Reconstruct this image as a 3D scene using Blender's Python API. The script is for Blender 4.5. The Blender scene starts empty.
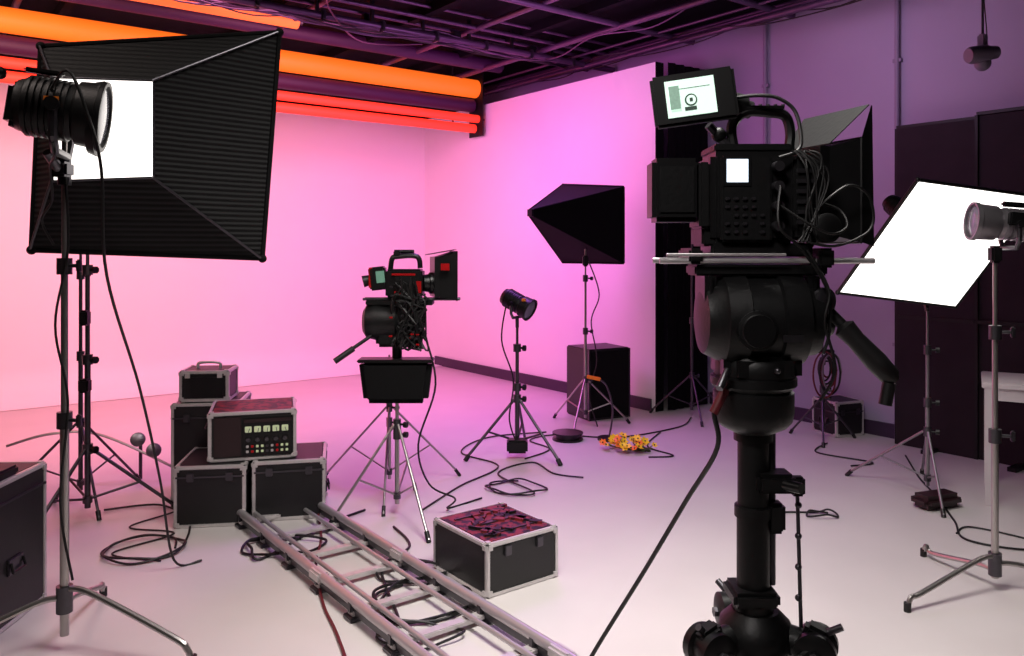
import bpy, bmesh, math, random
from mathutils import Vector, Matrix, Quaternion
random.seed(4)
YAW = -math.radians(37.15)
CA, SA = math.cos(YAW), math.sin(YAW)
def W(x, d, z=0.0):
    """studio plan: x metres right / d metres ahead of the tripod spot -> room coordinates"""
    return Vector((x*CA - d*SA, x*SA + d*CA, z))
def lin(c):
    return tuple(((v/12.92) if v <= .04045 else ((v+.055)/1.055)**2.4) for v in c)

# ------------------------------------------------------------ materials
def mat(name, col, rough=.5, metal=0.0, em=None, es=0.0, noise=.15, ns=25, bump=0.0, spec=.5, kind='noise', col2=None):
    m = bpy.data.materials.new(name); m.use_nodes = True
    nt = m.node_tree; b = nt.nodes['Principled BSDF']
    tc = nt.nodes.new('ShaderNodeTexCoord')
    if kind == 'ribs':
        t = nt.nodes.new('ShaderNodeTexWave'); t.bands_direction = 'Z'
        t.inputs['Scale'].default_value = ns; t.inputs['Distortion'].default_value = .3
    else:
        t = nt.nodes.new('ShaderNodeTexNoise'); t.inputs['Scale'].default_value = ns
        t.inputs['Detail'].default_value = 5
    nt.links.new(tc.outputs['Object'], t.inputs['Vector'])
    fac = t.outputs['Fac']
    if col2:
        rp = nt.nodes.new('ShaderNodeMapRange'); rp.inputs[1].default_value = .47; rp.inputs[2].default_value = .53
        nt.links.new(fac, rp.inputs[0]); fac = rp.outputs[0]
    mx = nt.nodes.new('ShaderNodeMix'); mx.data_type = 'RGBA'
    c = lin(col)
    mx.inputs[6].default_value = (*[max(0, v*(1-noise)) for v in c], 1)
    mx.inputs[7].default_value = (*(lin(col2) if col2 else [min(1, v*(1+noise)) for v in c]), 1)
    nt.links.new(fac, mx.inputs[0]); nt.links.new(mx.outputs[2], b.inputs['Base Color'])
    b.inputs['Roughness'].default_value = rough; b.inputs['Metallic'].default_value = metal
    b.inputs['Specular IOR Level'].default_value = spec
    if em:
        b.inputs['Emission Color'].default_value = (*lin(em), 1); b.inputs['Emission Strength'].default_value = es
    if bump:
        bp = nt.nodes.new('ShaderNodeBump'); bp.inputs['Strength'].default_value = bump
        bp.inputs['Distance'].default_value = .01
        nt.links.new(fac, bp.inputs['Height']); nt.links.new(bp.outputs[0], b.inputs['Normal'])
    return m
M = {}
M['cyc'] = mat('white_cyc_paint', (.93, .91, .92), .6, noise=.02, ns=3)
M['floor'] = mat('painted_concrete', (.77, .745, .74), .42, noise=.08, ns=2.2, bump=.03)
M['purplewall'] = mat('grey_wall_paint', (.64, .59, .69), .7, noise=.06, ns=2)
M['darkwall'] = mat('dark_wall_paint', (.16, .14, .17), .8, noise=.1, ns=2)
M['ceil'] = mat('black_ceiling_paint', (.05, .04, .06), .9, noise=.3, ns=4, spec=.1)
M['drape'] = mat('black_drape_cloth', (.05, .045, .055), .95, noise=.3, ns=40, spec=.1)
M['dpanel'] = mat('dark_acoustic_panel', (.15, .115, .14), .7, noise=.25, ns=6, spec=.2)
M['base'] = mat('baseboard_dark', (.22, .14, .24), .5)
M['black'] = mat('black_plastic', (.05, .05, .055), .36, noise=.3, ns=60)
M['matte'] = mat('matte_black_metal', (.06, .06, .065), .45, metal=.3, noise=.3, ns=80, bump=.08)
M['fabric'] = mat('softbox_fabric', (.035, .035, .04), .7, noise=.7, ns=14, bump=.45, kind='ribs', spec=.3)
M['nylon'] = mat('black_nylon', (.03, .03, .035), .8, noise=.3, ns=60, spec=.2)
M['chrome'] = mat('stand_steel', (.68, .66, .65), .28, metal=.9, noise=.06, ns=20)
M['rail'] = mat('rail_aluminium', (.76, .74, .75), .34, metal=.65, noise=.06, ns=20)
M['steel2'] = mat('dark_steel', (.34, .33, .35), .35, metal=.9, noise=.15, ns=30)
M['alu'] = mat('aluminium_trim', (.80, .78, .78), .38, metal=.5, noise=.12, ns=30)
M['panel'] = mat('case_laminate', (.07, .066, .072), .45, noise=.3, ns=90, bump=.05)
M['paneltop'] = mat('case_lid_red_black', (.06, .04, .045), .5, noise=.3, ns=20, bump=.1, col2=(.44, .12, .14))
M['maroon'] = mat('maroon_case_face', (.14, .06, .075), .45, noise=.3, ns=40)
M['rubber'] = mat('black_rubber_cable', (.035, .03, .035), .5, noise=.2)
M['redcable'] = mat('dark_red_cable', (.35, .06, .10), .5)
M['red'] = mat('red_anodised', (.75, .08, .10), .35, metal=.4)
M['yellow'] = mat('yellow_petals', (1, .82, .12), .5)
M['orange'] = mat('orange_sticker', (.95, .50, .08), .5)
M['green'] = mat('green_stems', (.24, .30, .10), .6)
M['screen'] = mat('lcd_screen', (.8, .9, .85), .3, em=(.80, .90, .84), es=1.05, noise=.1, ns=30)
M['screenw'] = mat('status_lcd', (.9, .95, 1), .3, em=(.86, .93, 1), es=1.3)
M['screenr'] = mat('small_lcd', (.4, .5, .45), .3, em=(.35, .6, .5), es=.4)
M['gauge'] = mat('gauge_face', (.8, .85, .7), .3, em=(.75, .8, .6), es=.15, noise=.3, ns=60)
M['ink'] = mat('lcd_ink', (.30, .38, .34), .4)
M['picture'] = mat('lcd_picture_tone', (.5, .62, .56), .4, em=(.55, .68, .6), es=.6, noise=.5, ns=120)
M['glow'] = mat('diffusion_glow', (.95, .95, .95), .6, em=(1, .97, .94), es=2.0, noise=.02)
M['glowF'] = mat('front_diffusion_glow', (.95, .95, .95), .6, em=(1, .94, .88), es=1.1, noise=.02)
M['glowR'] = mat('diffusion_panel', (.95, .95, .95), .6, em=(1, .985, .96), es=2.2, noise=.02)
M['glass'] = mat('fresnel_glass', (.5, .5, .55), .1, noise=.3)
M['lens'] = mat('lens_glass', (.03, .03, .07), .05)
M['rollO'] = mat('orange_paper_roll_glow', (1, .46, .12), .6, em=(1, .44, .10), es=.8, noise=.08, ns=3)  # plain paper; emission stands in for orange light falling on the roll
M['rollO2'] = mat('amber_paper_roll_glow', (1, .50, .22), .6, em=(1, .46, .20), es=.7, noise=.08, ns=3)  # orange lighting on the paper put in as emission, not a lamp
M['rollP'] = mat('plum_paper_roll_glow', (.20, .07, .22), .6, em=(.25, .03, .2), es=.06, noise=.1, ns=3)  # faint emission painted in as coloured light on the dark paper
M['rollR'] = mat('red_paper_roll_glow', (1, .25, .18), .6, em=(1, .27, .14), es=.55, noise=.08, ns=3)  # red paper, its lit look put into the material as emission
M['pipe'] = mat('ceiling_pipe', (.38, .29, .40), .4, metal=.6, noise=.3, ns=6)
M['conduit'] = mat('painted_conduit', (.54, .49, .58), .5, noise=.1, ns=6)
M['table'] = mat('white_table_laminate', (.76, .72, .74), .5, noise=.04)
M['silver'] = mat('silver_lamp_body', (.56, .54, .56), .35, metal=.8, noise=.2, ns=20)

# ------------------------------------------------------------ builder
ALL = []
class T:
    def __init__(s, name, x=0, d=0, z=0, rot=0, room=False):
        s.e = bpy.data.objects.new(name, None); s.e.empty_display_size = .1
        bpy.context.collection.objects.link(s.e)
        s.e.location = W(x, d, z) if not room else Vector((x, d, z))
        s.e.rotation_euler = (0, 0, (0 if room else YAW) + math.radians(rot))
        s.p = {}; ALL.append(s)
    def add(s, name, bm, m):
        if name not in s.p:
            s.p[name] = (bmesh.new(), m)
        me = bpy.data.meshes.new('tmp'); bm.to_mesh(me); bm.free()
        s.p[name][0].from_mesh(me); bpy.data.meshes.remove(me)
    def box(s, name, c, sz, m, rot=(0, 0, 0), bev=0.0, taper=None):
        bm = bmesh.new(); bmesh.ops.create_cube(bm, size=1)
        for v in bm.verts:
            if taper and v.co.z < 0:
                v.co.x *= taper; v.co.y *= taper
            v.co = Vector((v.co.x*sz[0], v.co.y*sz[1], v.co.z*sz[2]))
        if bev:
            bmesh.ops.bevel(bm, geom=list(bm.edges), offset=min(bev, min(sz)*.45), segments=2, affect='EDGES')
        R = Matrix.Rotation(math.radians(rot[2]), 4, 'Z') @ Matrix.Rotation(math.radians(rot[1]), 4, 'Y') @ Matrix.Rotation(math.radians(rot[0]), 4, 'X')
        bmesh.ops.transform(bm, matrix=Matrix.Translation(c) @ R, verts=bm.verts)
        s.add(name, bm, m)
    def lathe(s, name, p, dr, prof, m, seg=24):
        bm = bmesh.new(); dr = Vector(dr).normalized()
        q = Vector((0, 0, 1)).rotation_difference(dr); p = Vector(p)
        rings = []
        for t, r in prof:
            ring = [bm.verts.new(p + q @ Vector((r*math.cos(2*math.pi*i/seg), r*math.sin(2*math.pi*i/seg), t))) for i in range(seg)]
            rings.append(ring)
        for a, b in zip(rings, rings[1:]):
            for i in range(seg):
                bm.faces.new((a[i], a[(i+1) % seg], b[(i+1) % seg], b[i]))
        bm.faces.new(list(reversed(rings[0]))); bm.faces.new(rings[-1])
        s.add(name, bm, m)
    def cyl(s, name, a, b, r, m, r2=None, seg=16):
        a = Vector(a); b = Vector(b)
        s.lathe(name, a, b-a, [(0, r), ((b-a).length, r if r2 is None else r2)], m, seg)
    def sph(s, name, c, r, m, sc=(1, 1, 1)):
        bm = bmesh.new(); bmesh.ops.create_uvsphere(bm, u_segments=14, v_segments=9, radius=r)
        for v in bm.verts: v.co = Vector((v.co.x*sc[0]+c[0], v.co.y*sc[1]+c[1], v.co.z*sc[2]+c[2]))
        s.add(name, bm, m)
    def sweep(s, name, pts, r, m, smooth=True, seg=8, n=8, closed=False):
        P = [Vector(p) for p in pts]
        if smooth and len(P) > 2:
            out = []; L = len(P)
            for i in range(L-1):
                p0, p1, p2, p3 = P[max(i-1, 0)], P[i], P[i+1], P[min(i+2, L-1)]
                for k in range(n):
                    t = k/n
                    out.append(.5*((2*p1)+(-p0+p2)*t+(2*p0-5*p1+4*p2-p3)*t*t+(-p0+3*p1-3*p2+p3)*t**3))
            out.append(P[-1]); P = out
        bm = bmesh.new(); rings = []; nrm = None
        for i, p in enumerate(P):
            tg = (P[min(i+1, len(P)-1)]-P[max(i-1, 0)])
            if tg.length < 1e-9: tg = Vector((0, 0, 1))
            tg.normalize()
            if nrm is None:
                nrm = tg.orthogonal().normalized()
            nrm = (nrm - tg*nrm.dot(tg))
            if nrm.length < 1e-6: nrm = tg.orthogonal()
            nrm.normalize(); bn = tg.cross(nrm)
            rings.append([bm.verts.new(p + r*(math.cos(2*math.pi*k/seg)*nrm + math.sin(2*math.pi*k/seg)*bn)) for k in range(seg)])
        for a, b in zip(rings, rings[1:]):
            for i in range(seg):
                bm.faces.new((a[i], a[(i+1) % seg], b[(i+1) % seg], b[i]))
        bm.faces.new(list(reversed(rings[0]))); bm.faces.new(rings[-1])
        s.add(name, bm, m)
    def poly(s, name, pts, m, ext=None):
        bm = bmesh.new(); vs = [bm.verts.new(p) for p in pts]; f = bm.faces.new(vs)
        if ext is not None:
            r = bmesh.ops.extrude_face_region(bm, geom=[f])
            for v in [g for g in r['geom'] if isinstance(g, bmesh.types.BMVert)]: v.co += Vector(ext)
        s.add(name, bm, m)
    def finish(s):
        for nm, (bm, m) in s.p.items():
            bmesh.ops.recalc_face_normals(bm, faces=bm.faces)
            me = bpy.data.meshes.new(nm); bm.to_mesh(me); bm.free()
            for pl in me.polygons: pl.use_smooth = True
            me.set_sharp_from_angle(angle=math.radians(38))
            me.materials.append(M[m])
            o = bpy.data.objects.new(nm, me); bpy.context.collection.objects.link(o)
            o.parent = s.e

def single(name, build, m):
    """one top-level mesh in room coordinates"""
    bm = bmesh.new(); build(bm); bmesh.ops.recalc_face_normals(bm, faces=bm.faces)
    me = bpy.data.meshes.new(name); bm.to_mesh(me); bm.free(); me.materials.append(M[m])
    o = bpy.data.objects.new(name, me); bpy.context.collection.objects.link(o); return o
def slab(x0, x1, y0, y1, z0, z1):
    def f(bm):
        bmesh.ops.create_cube(bm, size=1)
        for v in bm.verts:
            v.co = Vector((x0+(v.co.x+.5)*(x1-x0), y0+(v.co.y+.5)*(y1-y0), z0+(v.co.z+.5)*(z1-z0)))
    return f

# ------------------------------------------------------------ room shell
XR, YB, XC, H, HC = 6.7, 9.86, 5.91, 3.95, 3.46
single('floor', slab(-4, XR+.2, -3, YB+.5, -.1, 0), 'floor')
single('ceiling', slab(-4, XR+.2, -3, YB+.5, H, H+.1), 'ceil')
single('wall_right', slab(XR, XR+.2, -3, YB+.5, 0, H), 'purplewall')
single('wall_left', slab(-4.2, -4, -3, YB+.5, 0, H), 'darkwall')
single('wall_front', slab(-4, XR, -3.2, -3, 0, H), 'darkwall')
def cyc(bm):   # white cyclorama: back wall with a coved foot
    prof = [(YB-.5, .004)] + [(YB-.35+.35*math.sin(a), .004+.35-.35*math.cos(a)) for a in [i*math.pi/20 for i in range(1, 11)]] + [(YB, HC), (YB+.12, HC), (YB+.12, 0)]
    r = [[bm.verts.new((x, y, z)) for y, z in prof] for x in (-4, XC)]
    for i in range(len(prof)-1): bm.faces.new((r[0][i], r[1][i], r[1][i+1], r[0][i+1]))
o = single('wall_back', cyc, 'cyc')
for p in o.data.polygons: p.use_smooth = True
o.data.set_sharp_from_angle(angle=math.radians(40))
single('wall_back_upper', slab(-4, XR, YB+.3, YB+.5, 0, H), 'darkwall')
single('wall_cyclorama_side', slab(XC, XC+.1, 5.45, YB+.12, 0, HC), 'cyc')
single('trim_1', slab(XC-.002, XC+.102, 5.436, 5.45, 0, HC), 'drape')
single('baseboard_right', slab(XC-.025, XC, 5.5, YB-.3, 0, .12), 'base')
single('baseboard_side', slab(XR-.025, XR, -3, 5.4, 0, .12), 'base')

def drape(name, a, b, z0, z1, amp=.05, waves=14, m='drape'):
    a = Vector(a); b = Vector(b); dv = (b-a); nr = Vector((-dv.y, dv.x)).normalized(); n = waves*10
    def f(bm):
        rows = []
        for z in (z0, z1):
            row = []
            for i in range(n+1):
                t = i/n; w = amp*(math.sin(t*waves*2*math.pi)+.4*math.sin(t*waves*4.3+z))
                p = a+dv*t+nr*w; row.append(bm.verts.new((p.x, p.y, z)))
            rows.append(row)
        for i in range(n): bm.faces.new((rows[0][i], rows[0][i+1], rows[1][i+1], rows[1][i]))
    o = single(name, f, m)
    for p in o.data.polygons: p.use_smooth = True
    return o
drape('black_curtain', (XC+.1, 5.38), (XR-.08, 5.38), .01, HC, .012, 5)
# rigid dark panels along the right wall
t = T('dark_partition_panels', 0, 0, 0, room=True)
y = 3.35
for i, wd in enumerate((.62, .62, .9, .9, .9, .9)):
    h = 2.60+(.03 if i % 2 else 0)
    t.box('boards', (XR-.16+(.02 if i % 2 else 0), y-wd/2, h/2), (.05, wd-.012, h), 'dpanel', bev=.004)
    t.box('frames', (XR-.15, y, h/2), (.07, .022, h), 'matte'); 
    t.box('frames', (XR-.14, y-wd/2, h+.012), (.08, wd, .024), 'matte')
    t.box('frames', (XR-.185, y-wd/2, 1.05), (.012, wd-.03, .03), 'dpanel')
    t.box('floor_feet', (XR-.2, y-wd/2, .015), (.3, .06, .03), 'matte')
    y -= wd
# conduits on the right wall
t = T('wall_conduit', 0, 0, 0, room=True)
for y in (4.72, 3.42):
    t.cyl('pipe', (XR-.03, y, 0), (XR-.03, y, H), .02, 'conduit')
    for z in (.8, 2.0, 3.2): t.box('clips', (XR-.02, y, z), (.04, .07, .03), 'conduit')

# ------------------------------------------------------------ paper rolls
t = T('paper_backdrop_roll_rack', 0, 0, 0, room=True)
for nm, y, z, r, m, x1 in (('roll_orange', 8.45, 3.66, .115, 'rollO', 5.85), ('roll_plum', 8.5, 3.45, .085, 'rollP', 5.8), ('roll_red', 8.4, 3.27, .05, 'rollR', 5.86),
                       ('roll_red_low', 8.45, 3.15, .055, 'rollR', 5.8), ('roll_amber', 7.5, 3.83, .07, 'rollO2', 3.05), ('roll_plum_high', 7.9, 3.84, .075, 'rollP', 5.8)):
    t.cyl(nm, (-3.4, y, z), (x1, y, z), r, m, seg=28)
    t.cyl('cores', (-3.46, y, z), (x1+.05, y, z), r*.35, 'steel2')
for x in (-3.43, 5.83):
    t.box('brackets', (x, 8.45, 3.5), (.02, .3, .9), 'matte')
for x in (-3.0, 0, 3, 5.6):
    t.cyl('hangers', (x, 8.65, 3.2), (x, 8.65, H), .012, 'matte')

# ------------------------------------------------------------ ceiling grid
t = T('ceiling_pipe_grid', 0, 0, 0, room=True)
for y, z, r in ((6.8, 3.72, .035), (6.65, 3.84, .02), (6.95, 3.86, .018), (5.6, 3.80, .03), (4.4, 3.8, .03), (7.25, 3.80, .022), (6.5, 3.9, .015)):
    t.cyl('pipes_across', (-3.9, y, z), (6.65, y, z), r, 'pipe', seg=12)
for x, z, r in ((5.55, 3.78, .03), (5.7, 3.86, .018), (4.6, 3.84, .03), (3.0, 3.84, .03), (.8, 3.84, .03), (6.2, 3.7, .03), (6.3, 3.78, .02), (6.45, 3.86, .02), (6.08, 3.8, .015)):
    t.cyl('pipes_along', (x, -2.5, z), (x, 9.9, z), r, 'pipe', seg=12)
for x in [-2+i*.55 for i in range(15)]:
    t.box('hangers', (x, 6.8, 3.84), (.03, .03, .22), 'matte')
for x in (1.2, 2.8, 4.0, 5.2):
    t.box('joists', (x, 3.5, H-.05), (.08, 12.6, .1), 'ceil')
t.sweep('slack_cables', [(1.6, 6.8, 3.72), (2.1, 6.75, 3.62), (2.7, 6.8, 3.68), (3.4, 6.75, 3.60), (4.2, 6.8, 3.69), (5.2, 6.75, 3.64), (6.0, 6.8, 3.74)], .008, 'pipe')
t.sweep('slack_cables', [(2.2, 5.6, 3.8), (2.6, 5.9, 3.68), (3.0, 6.6, 3.7), (3.6, 7.2, 3.66), (4.4, 7.4, 3.8)], .007, 'pipe')
t.sweep('slack_cables', [(5.55, 4.6, 3.8), (5.6, 5.2, 3.70), (5.5, 5.9, 3.74), (5.6, 6.6, 3.68), (5.6, 7.4, 3.8)], .007, 'pipe')
for k in range(7):   # bundled wiring tied along the lighting pipes
    pts = [(.6+j*.6, 6.86+random.uniform(-.09, .05), 3.72+random.uniform(-.09, .06)) for j in range(10)]
    t.sweep('tied_wiring_'+'ab'[k % 2], pts, .006, ['rubber', 'pipe'][k % 2], n=5, seg=6)
for k in range(4):
    pts = [(6.2+random.uniform(-.08, .08), 3.0+j*.7, 3.72+random.uniform(-.07, .04)) for j in range(9)]
    t.sweep('tied_wiring_a', pts, .006, 'rubber', n=5, seg=6)
for i in range(5):
    x = 1.5+i*1.0
    t.box('junction_boxes', (x, 6.9, 3.8), (.1, .08, .08), 'matte', bev=.01)
for i in range(9):
    x = 1.2+i*.6; t.box('pipe_clamps', (x, 6.8, 3.72), (.04, .1, .1), 'steel2', bev=.01)

def lamp(t, c, ax, L, r, body='matte', front='glass', yoke=True, k=0):
    c = Vector(c); ax = Vector(ax).normalized(); p = c-ax*L/2
    prof = [(0, r*.5), (.02*L, r*.72), (.1*L, r*.8)]
    n = 7
    for i in range(n):
        a = .12+i*.07
        prof += [(a*L, r*.84), ((a+.02)*L, r*.84), ((a+.025)*L, r*.9), ((a+.06)*L, r*.9), ((a+.065)*L, r*.84)]
    prof += [(.66*L, r*.82), (.7*L, r*.95), (.93*L, r*1.0), (.94*L, r*1.06), (1.0*L, r*1.06), (1.0*L, r*.93), (.96*L, r*.92)]
    t.lathe('lamp_housing', p, ax, prof, body, 28)
    t.lathe('lamp_lens', p+ax*L*.955, ax, [(0, r*.9), (.02*L, r*.8), (.03*L, r*.3)], front, 24)
    t.lathe('lamp_rear_cap', p-ax*.04*L, ax, [(0, r*.35), (.05*L, r*.45)], body, 20)
    side = ax.cross(Vector((0, 0, 1)))
    if side.length < .1: side = Vector((1, 0, 0))
    side.normalize()
    if yoke:
        up = Vector((0, 0, -1))
        A = c+side*r*1.12; B = c-side*r*1.12
        t.sweep('yoke', [A, A+up*r*.9, A+up*r*1.3-side*r*.3, B+up*r*1.3+side*r*.3, B+up*r*.9, B], .012*r/.12+.003, 'steel2', smooth=False)
        t.cyl('yoke_knobs', A, A+side*.03, r*.2, 'black'); t.cyl('yoke_knobs', B, B-side*.03, r*.2, 'black')
        return c+up*r*1.3

# ------------------------------------------------------------ stands
def stand(t, h, lr, lz, a0=0, r=.014, m='chrome', n=3, x=0, y=0, low=.12, knobs=True, feet=None):
    t.cyl('mast', (x, y, low-.05), (x, y, h*.5), r, m)
    t.cyl('mast', (x, y, h*.5-.03), (x, y, h*.78), r*.78, m)
    t.cyl('mast', (x, y, h*.78-.03), (x, y, h), r*.58, m)
    for z in (lz, h*.5, h*.78):
        t.cyl('collars', (x, y, z-.03), (x, y, z+.03), r*1.7, 'steel2')
        t.cyl('knobs', (x, y, z), (x+.05, y-.02, z), r*.5, 'black'); t.cyl('knobs', (x+.045, y-.018, z), (x+.065, y-.026, z), r*1.3, 'black', seg=8)
    t.cyl('collars', (x, y, low-.02), (x, y, low+.02), r*1.6, 'steel2')
    F = feet or [(lr*math.cos(math.radians(a0)+2*math.pi*i/n), lr*math.sin(math.radians(a0)+2*math.pi*i/n)) for i in range(n)]
    for fx, fy in F:
        fo = Vector((x+fx, y+fy, .014)); tp = Vector((x+fx*.04, y+fy*.04, lz))
        t.cyl('legs', tp, fo, r*.62, m, seg=10)
        t.cyl('feet', fo+Vector((0, 0, -.012)), fo+(tp-fo)*.07, r*1.0, 'rubber', seg=10)
        mid = tp.lerp(fo, .55)
        t.cyl('braces', (x, y, low), mid, r*.45, m, seg=8)
def cstand(t, h, lr, lz, feet, r=.016, m='chrome', x=0, y=0):
    t.cyl('mast', (x, y, .06), (x, y, h*.45), r, m); t.cyl('mast', (x, y, h*.43), (x, y, h*.75), r*.8, m); t.cyl('mast', (x, y, h*.73), (x, y, h), r*.62, m)
    for z in (h*.45, h*.75):
        t.cyl('collars', (x, y, z-.035), (x, y, z+.03), r*1.7, 'steel2')
        t.cyl('knobs', (x, y, z), (x+.06, y-.02, z), r*.45, 'steel2'); t.box('knobs', (x+.07, y-.022, z), (.02, .02, .05), 'steel2', bev=.005)
    for i, (fx, fy) in enumerate(feet):
        zz = lz-.035*i
        t.cyl('collars', (x, y, zz-.018), (x, y, zz+.018), r*1.8, m)
        t.sweep('legs', [(x, y, zz), (x+fx*.2, y+fy*.2, zz), (x+fx*.85, y+fy*.85, zz*.42), (x+fx*.96, y+fy*.96, .06), (x+fx, y+fy, .012)], r*.75, m)
        t.cyl('feet', (x+fx, y+fy, 0), (x+fx, y+fy, .04), r*1.0, 'rubber', seg=10)

# ---- left key light
t = T('softbox_light', -1.79, 3.2)
cstand(t, 2.05, .5, .24, [(.56, -.12), (-.45, -.25), (-.1, .5)], r=.017)
inn = [(-.075, .05, 2.30), (.285, .16, 2.31), (.285, .16, 1.905), (-.075, .05, 1.88)]
rim = [(-.20, .18, 2.46), (.70, .55, 2.62), (.62, .55, 1.56), (-.24, .18, 1.60)]
def V(p): return Vector(p)
for i in range(4):
    j = (i+1) % 4
    t.poly('fabric_shell', [inn[i], inn[j], rim[j], rim[i]], 'fabric')
    t.cyl('rods', V(inn[i])+V((0, -.012, 0)), V(rim[i])+V((0, -.012, 0)), .006, 'steel2', seg=8)
    t.cyl('rim_piping', rim[i], rim[j], .012, 'nylon', seg=8)
    t.cyl('inner_frame', V(inn[i]), V(inn[j]), .006, 'steel2', seg=8)
    t.sph('corner_pockets', rim[i], .02, 'nylon')
t.poly('rear_diffuser', [V(p)+V((0, -.004, 0)) for p in inn], 'glow')
t.poly('front_diffuser', [V(p)+V((.0, .03, 0)) for p in rim], 'glowF')
lamp(t, (.045, -.10, 2.14), (.93, .3, -.12), .31, .13)
t.lathe('speed_ring', V((.14, -.05, 2.12)), (.93, .3, -.12), [(0, .14), (.03, .15), (.035, .12)], 'matte')
t.cyl('mount', (0, 0, 1.86), (0, 0, 1.98), .025, 'steel2'); t.box('mount', (0, -.02, 1.92), (.07, .07, .06), 'matte', bev=.01)
t.box('label', (.08, -.232, 2.16), (.05, .006, .022), 'orange', rot=(0, 0, 18))
t.cyl('tilt_arm', (0, -.04, 1.92), (-.01, -.1, 1.98), .02, 'steel2'); t.sph('adjust_knob', (-.12, -.22, 2.26), .025, 'black')
t.box('carry_handle', (-.01, -.12, 2.285), (.14, .03, .02), 'black', bev=.008, rot=(0, 6, 18))
t.box('rear_controls', (-.105, -.13, 2.15), (.05, .18, .17), 'black', bev=.02, rot=(0, 8, 18))
t.sweep('power_cable', [(.06, -.2, 2.2), (.16, -.26, 2.26), (.22, -.24, 2.1), (.25, -.2, 1.9), (.22, -.1, 1.5), (.16, .3, 1.0), (.12, .6, .5), (.1, .8, .05), (.2, .9, .01)], .006, 'rubber')
t.sweep('power_cable', [(.05, -.2, 2.05), (.10, -.24, 1.96), (.0, -.1, 1.92), (-.05, .0, 1.8), (-.12, .05, 1.72), (-.1, .1, 1.62)], .005, 'rubber')
t.sweep('power_cable', [(.02, -.03, 1.9), (.03, -.03, 1.6), (-.02, -.03, 1.3), (.03, -.03, 1.0), (.0, -.03, .6), (.06, -.05, .3)], .005, 'rubber')

# ---- second stands behind it
t = T('light_stand', -2.52, 4.75)
stand(t, 1.9, .5, .42, 20, r=.017, m='steel2')
t.box('clamp', (0, -.03, 1.2), (.05, .06, .09), 'matte', bev=.01); t.box('clamp', (0, -.03, .8), (.06, .06, .08), 'matte', bev=.01)
t = T('light_stand', -2.75, 5.1)
stand(t, 1.85, .48, .5, 70, r=.014, m='steel2')
t = T('cable_clamp_light', -2.60, 5.6)
for i in range(2):
    t.lathe('reflectors', (.12*i-.02, -.02*i, .27-.07*i), (.4, -.8, .3), [(0, .02), (.03, .05), (.035, .04)], 'silver', 16)
t.sweep('arm', [(-.75, -.3, .30), (-.5, -.2, .36), (-.2, -.1, .32), (.35, 0, .02)], .009, 'chrome'); t.cyl('post', (.0, 0, 0), (.0, 0, .25), .012, 'steel2')

# ------------------------------------------------------------ cases
def fcase(t, c, w, dp, h, lid=.65, top='panel', body='panel', pre=''):
    cx, cy, cz = c
    t.box(pre+'body', (cx, cy, cz+h/2), (w-.008, dp-.008, h-.008), body)
    t.box(pre+'lid_top', (cx, cy, cz+h-.003), (w-.05, dp-.05, .006), top)
    e = .011
    for sx in (-1, 1):
        for sy in (-1, 1):
            t.box(pre+'edge_trim', (cx+sx*(w/2-e), cy+sy*(dp/2-e), cz+h/2), (2*e, 2*e, h-.01), 'alu', bev=.004)
            for sz in (0, 1):
                t.box(pre+'corners', (cx+sx*(w/2-.02), cy+sy*(dp/2-.02), cz+sz*h+(.02 if sz == 0 else -.02)), (.05, .05, .05), 'alu', bev=.014)
    for sz in (e, h-e):
        for s1 in (-1, 1):
            t.box(pre+'edge_trim', (cx, cy+s1*(dp/2-e), cz+sz), (w-.02, 2*e, 2*e), 'alu', bev=.004)
            t.box(pre+'edge_trim', (cx+s1*(w/2-e), cy, cz+sz), (2*e, dp-.02, 2*e), 'alu', bev=.004)
    if lid:
        for s1 in (-1, 1):
            t.box(pre+'lid_seam', (cx, cy+s1*(dp/2-.001), cz+h*lid), (w-.02, .008, .010), 'steel2')
            t.box(pre+'lid_seam', (cx+s1*(w/2-.001), cy, cz+h*lid), (.008, dp-.02, .010), 'steel2')
            for k in (-.27, .27):
                t.box(pre+'latches', (cx+k*w, cy+s1*(dp/2+.003), cz+h*lid), (.04, .012, .05), 'steel2', bev=.004)
        for s1 in (-1, 1):
            t.box(pre+'handle_plates', (cx+s1*(w/2), cy, cz+h*.4), (.012, .11, .07), 'steel2', bev=.004)
            t.sweep(pre+'handles', [(cx+s1*(w/2+.008), cy-.045, cz+h*.4+.02), (cx+s1*(w/2+.018), cy-.045, cz+h*.4-.02), (cx+s1*(w/2+.018), cy+.045, cz+h*.4-.02), (cx+s1*(w/2+.008), cy+.045, cz+h*.4+.02)], .006, 'black', smooth=False)

t = T('flight_case', -1.775, 4.84, rot=8)
fcase(t, (0, 0, 0), .40, .46, .355, lid=.82)
t = T('flight_case', -1.365, 4.95, rot=12)
fcase(t, (0, 0, 0), .42, .44, .355, lid=.82)
t = T('flight_case', -1.99, 5.32, rot=8)
fcase(t, (0, 0, 0), .42, .42, .62, body='panel', lid=.85)
t = T('control_rack_case', -1.59, 4.93, .357, rot=16)
fcase(t, (0, 0, 0), .50, .42, .29, top='paneltop', lid=None, body='panel')
t.box('dark_panel', (-.14, -.212, .145), (.15, .012, .23), 'maroon', bev=.003)
t.box('rack_face', (.085, -.213, .135), (.28, .012, .215), 'matte', bev=.003)
t.box('red_strip', (.085, -.2205, .235), (.27, .008, .02), 'maroon')
for i in range(5):
    t.box('meter_displays', (-.025+i*.052, -.2205, .185), (.038, .008, .036), 'gauge', bev=.003)
    t.box('meter_needles', (-.025+i*.052+.004, -.2255, .18), (.004, .002, .024), 'ink', rot=(0, 20-10*i, 0))
    t.lathe('dials', (-.025+i*.052, -.22, .125), (0, -1, 0), [(0, .014), (.014, .012)], 'steel2', 12)
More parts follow.
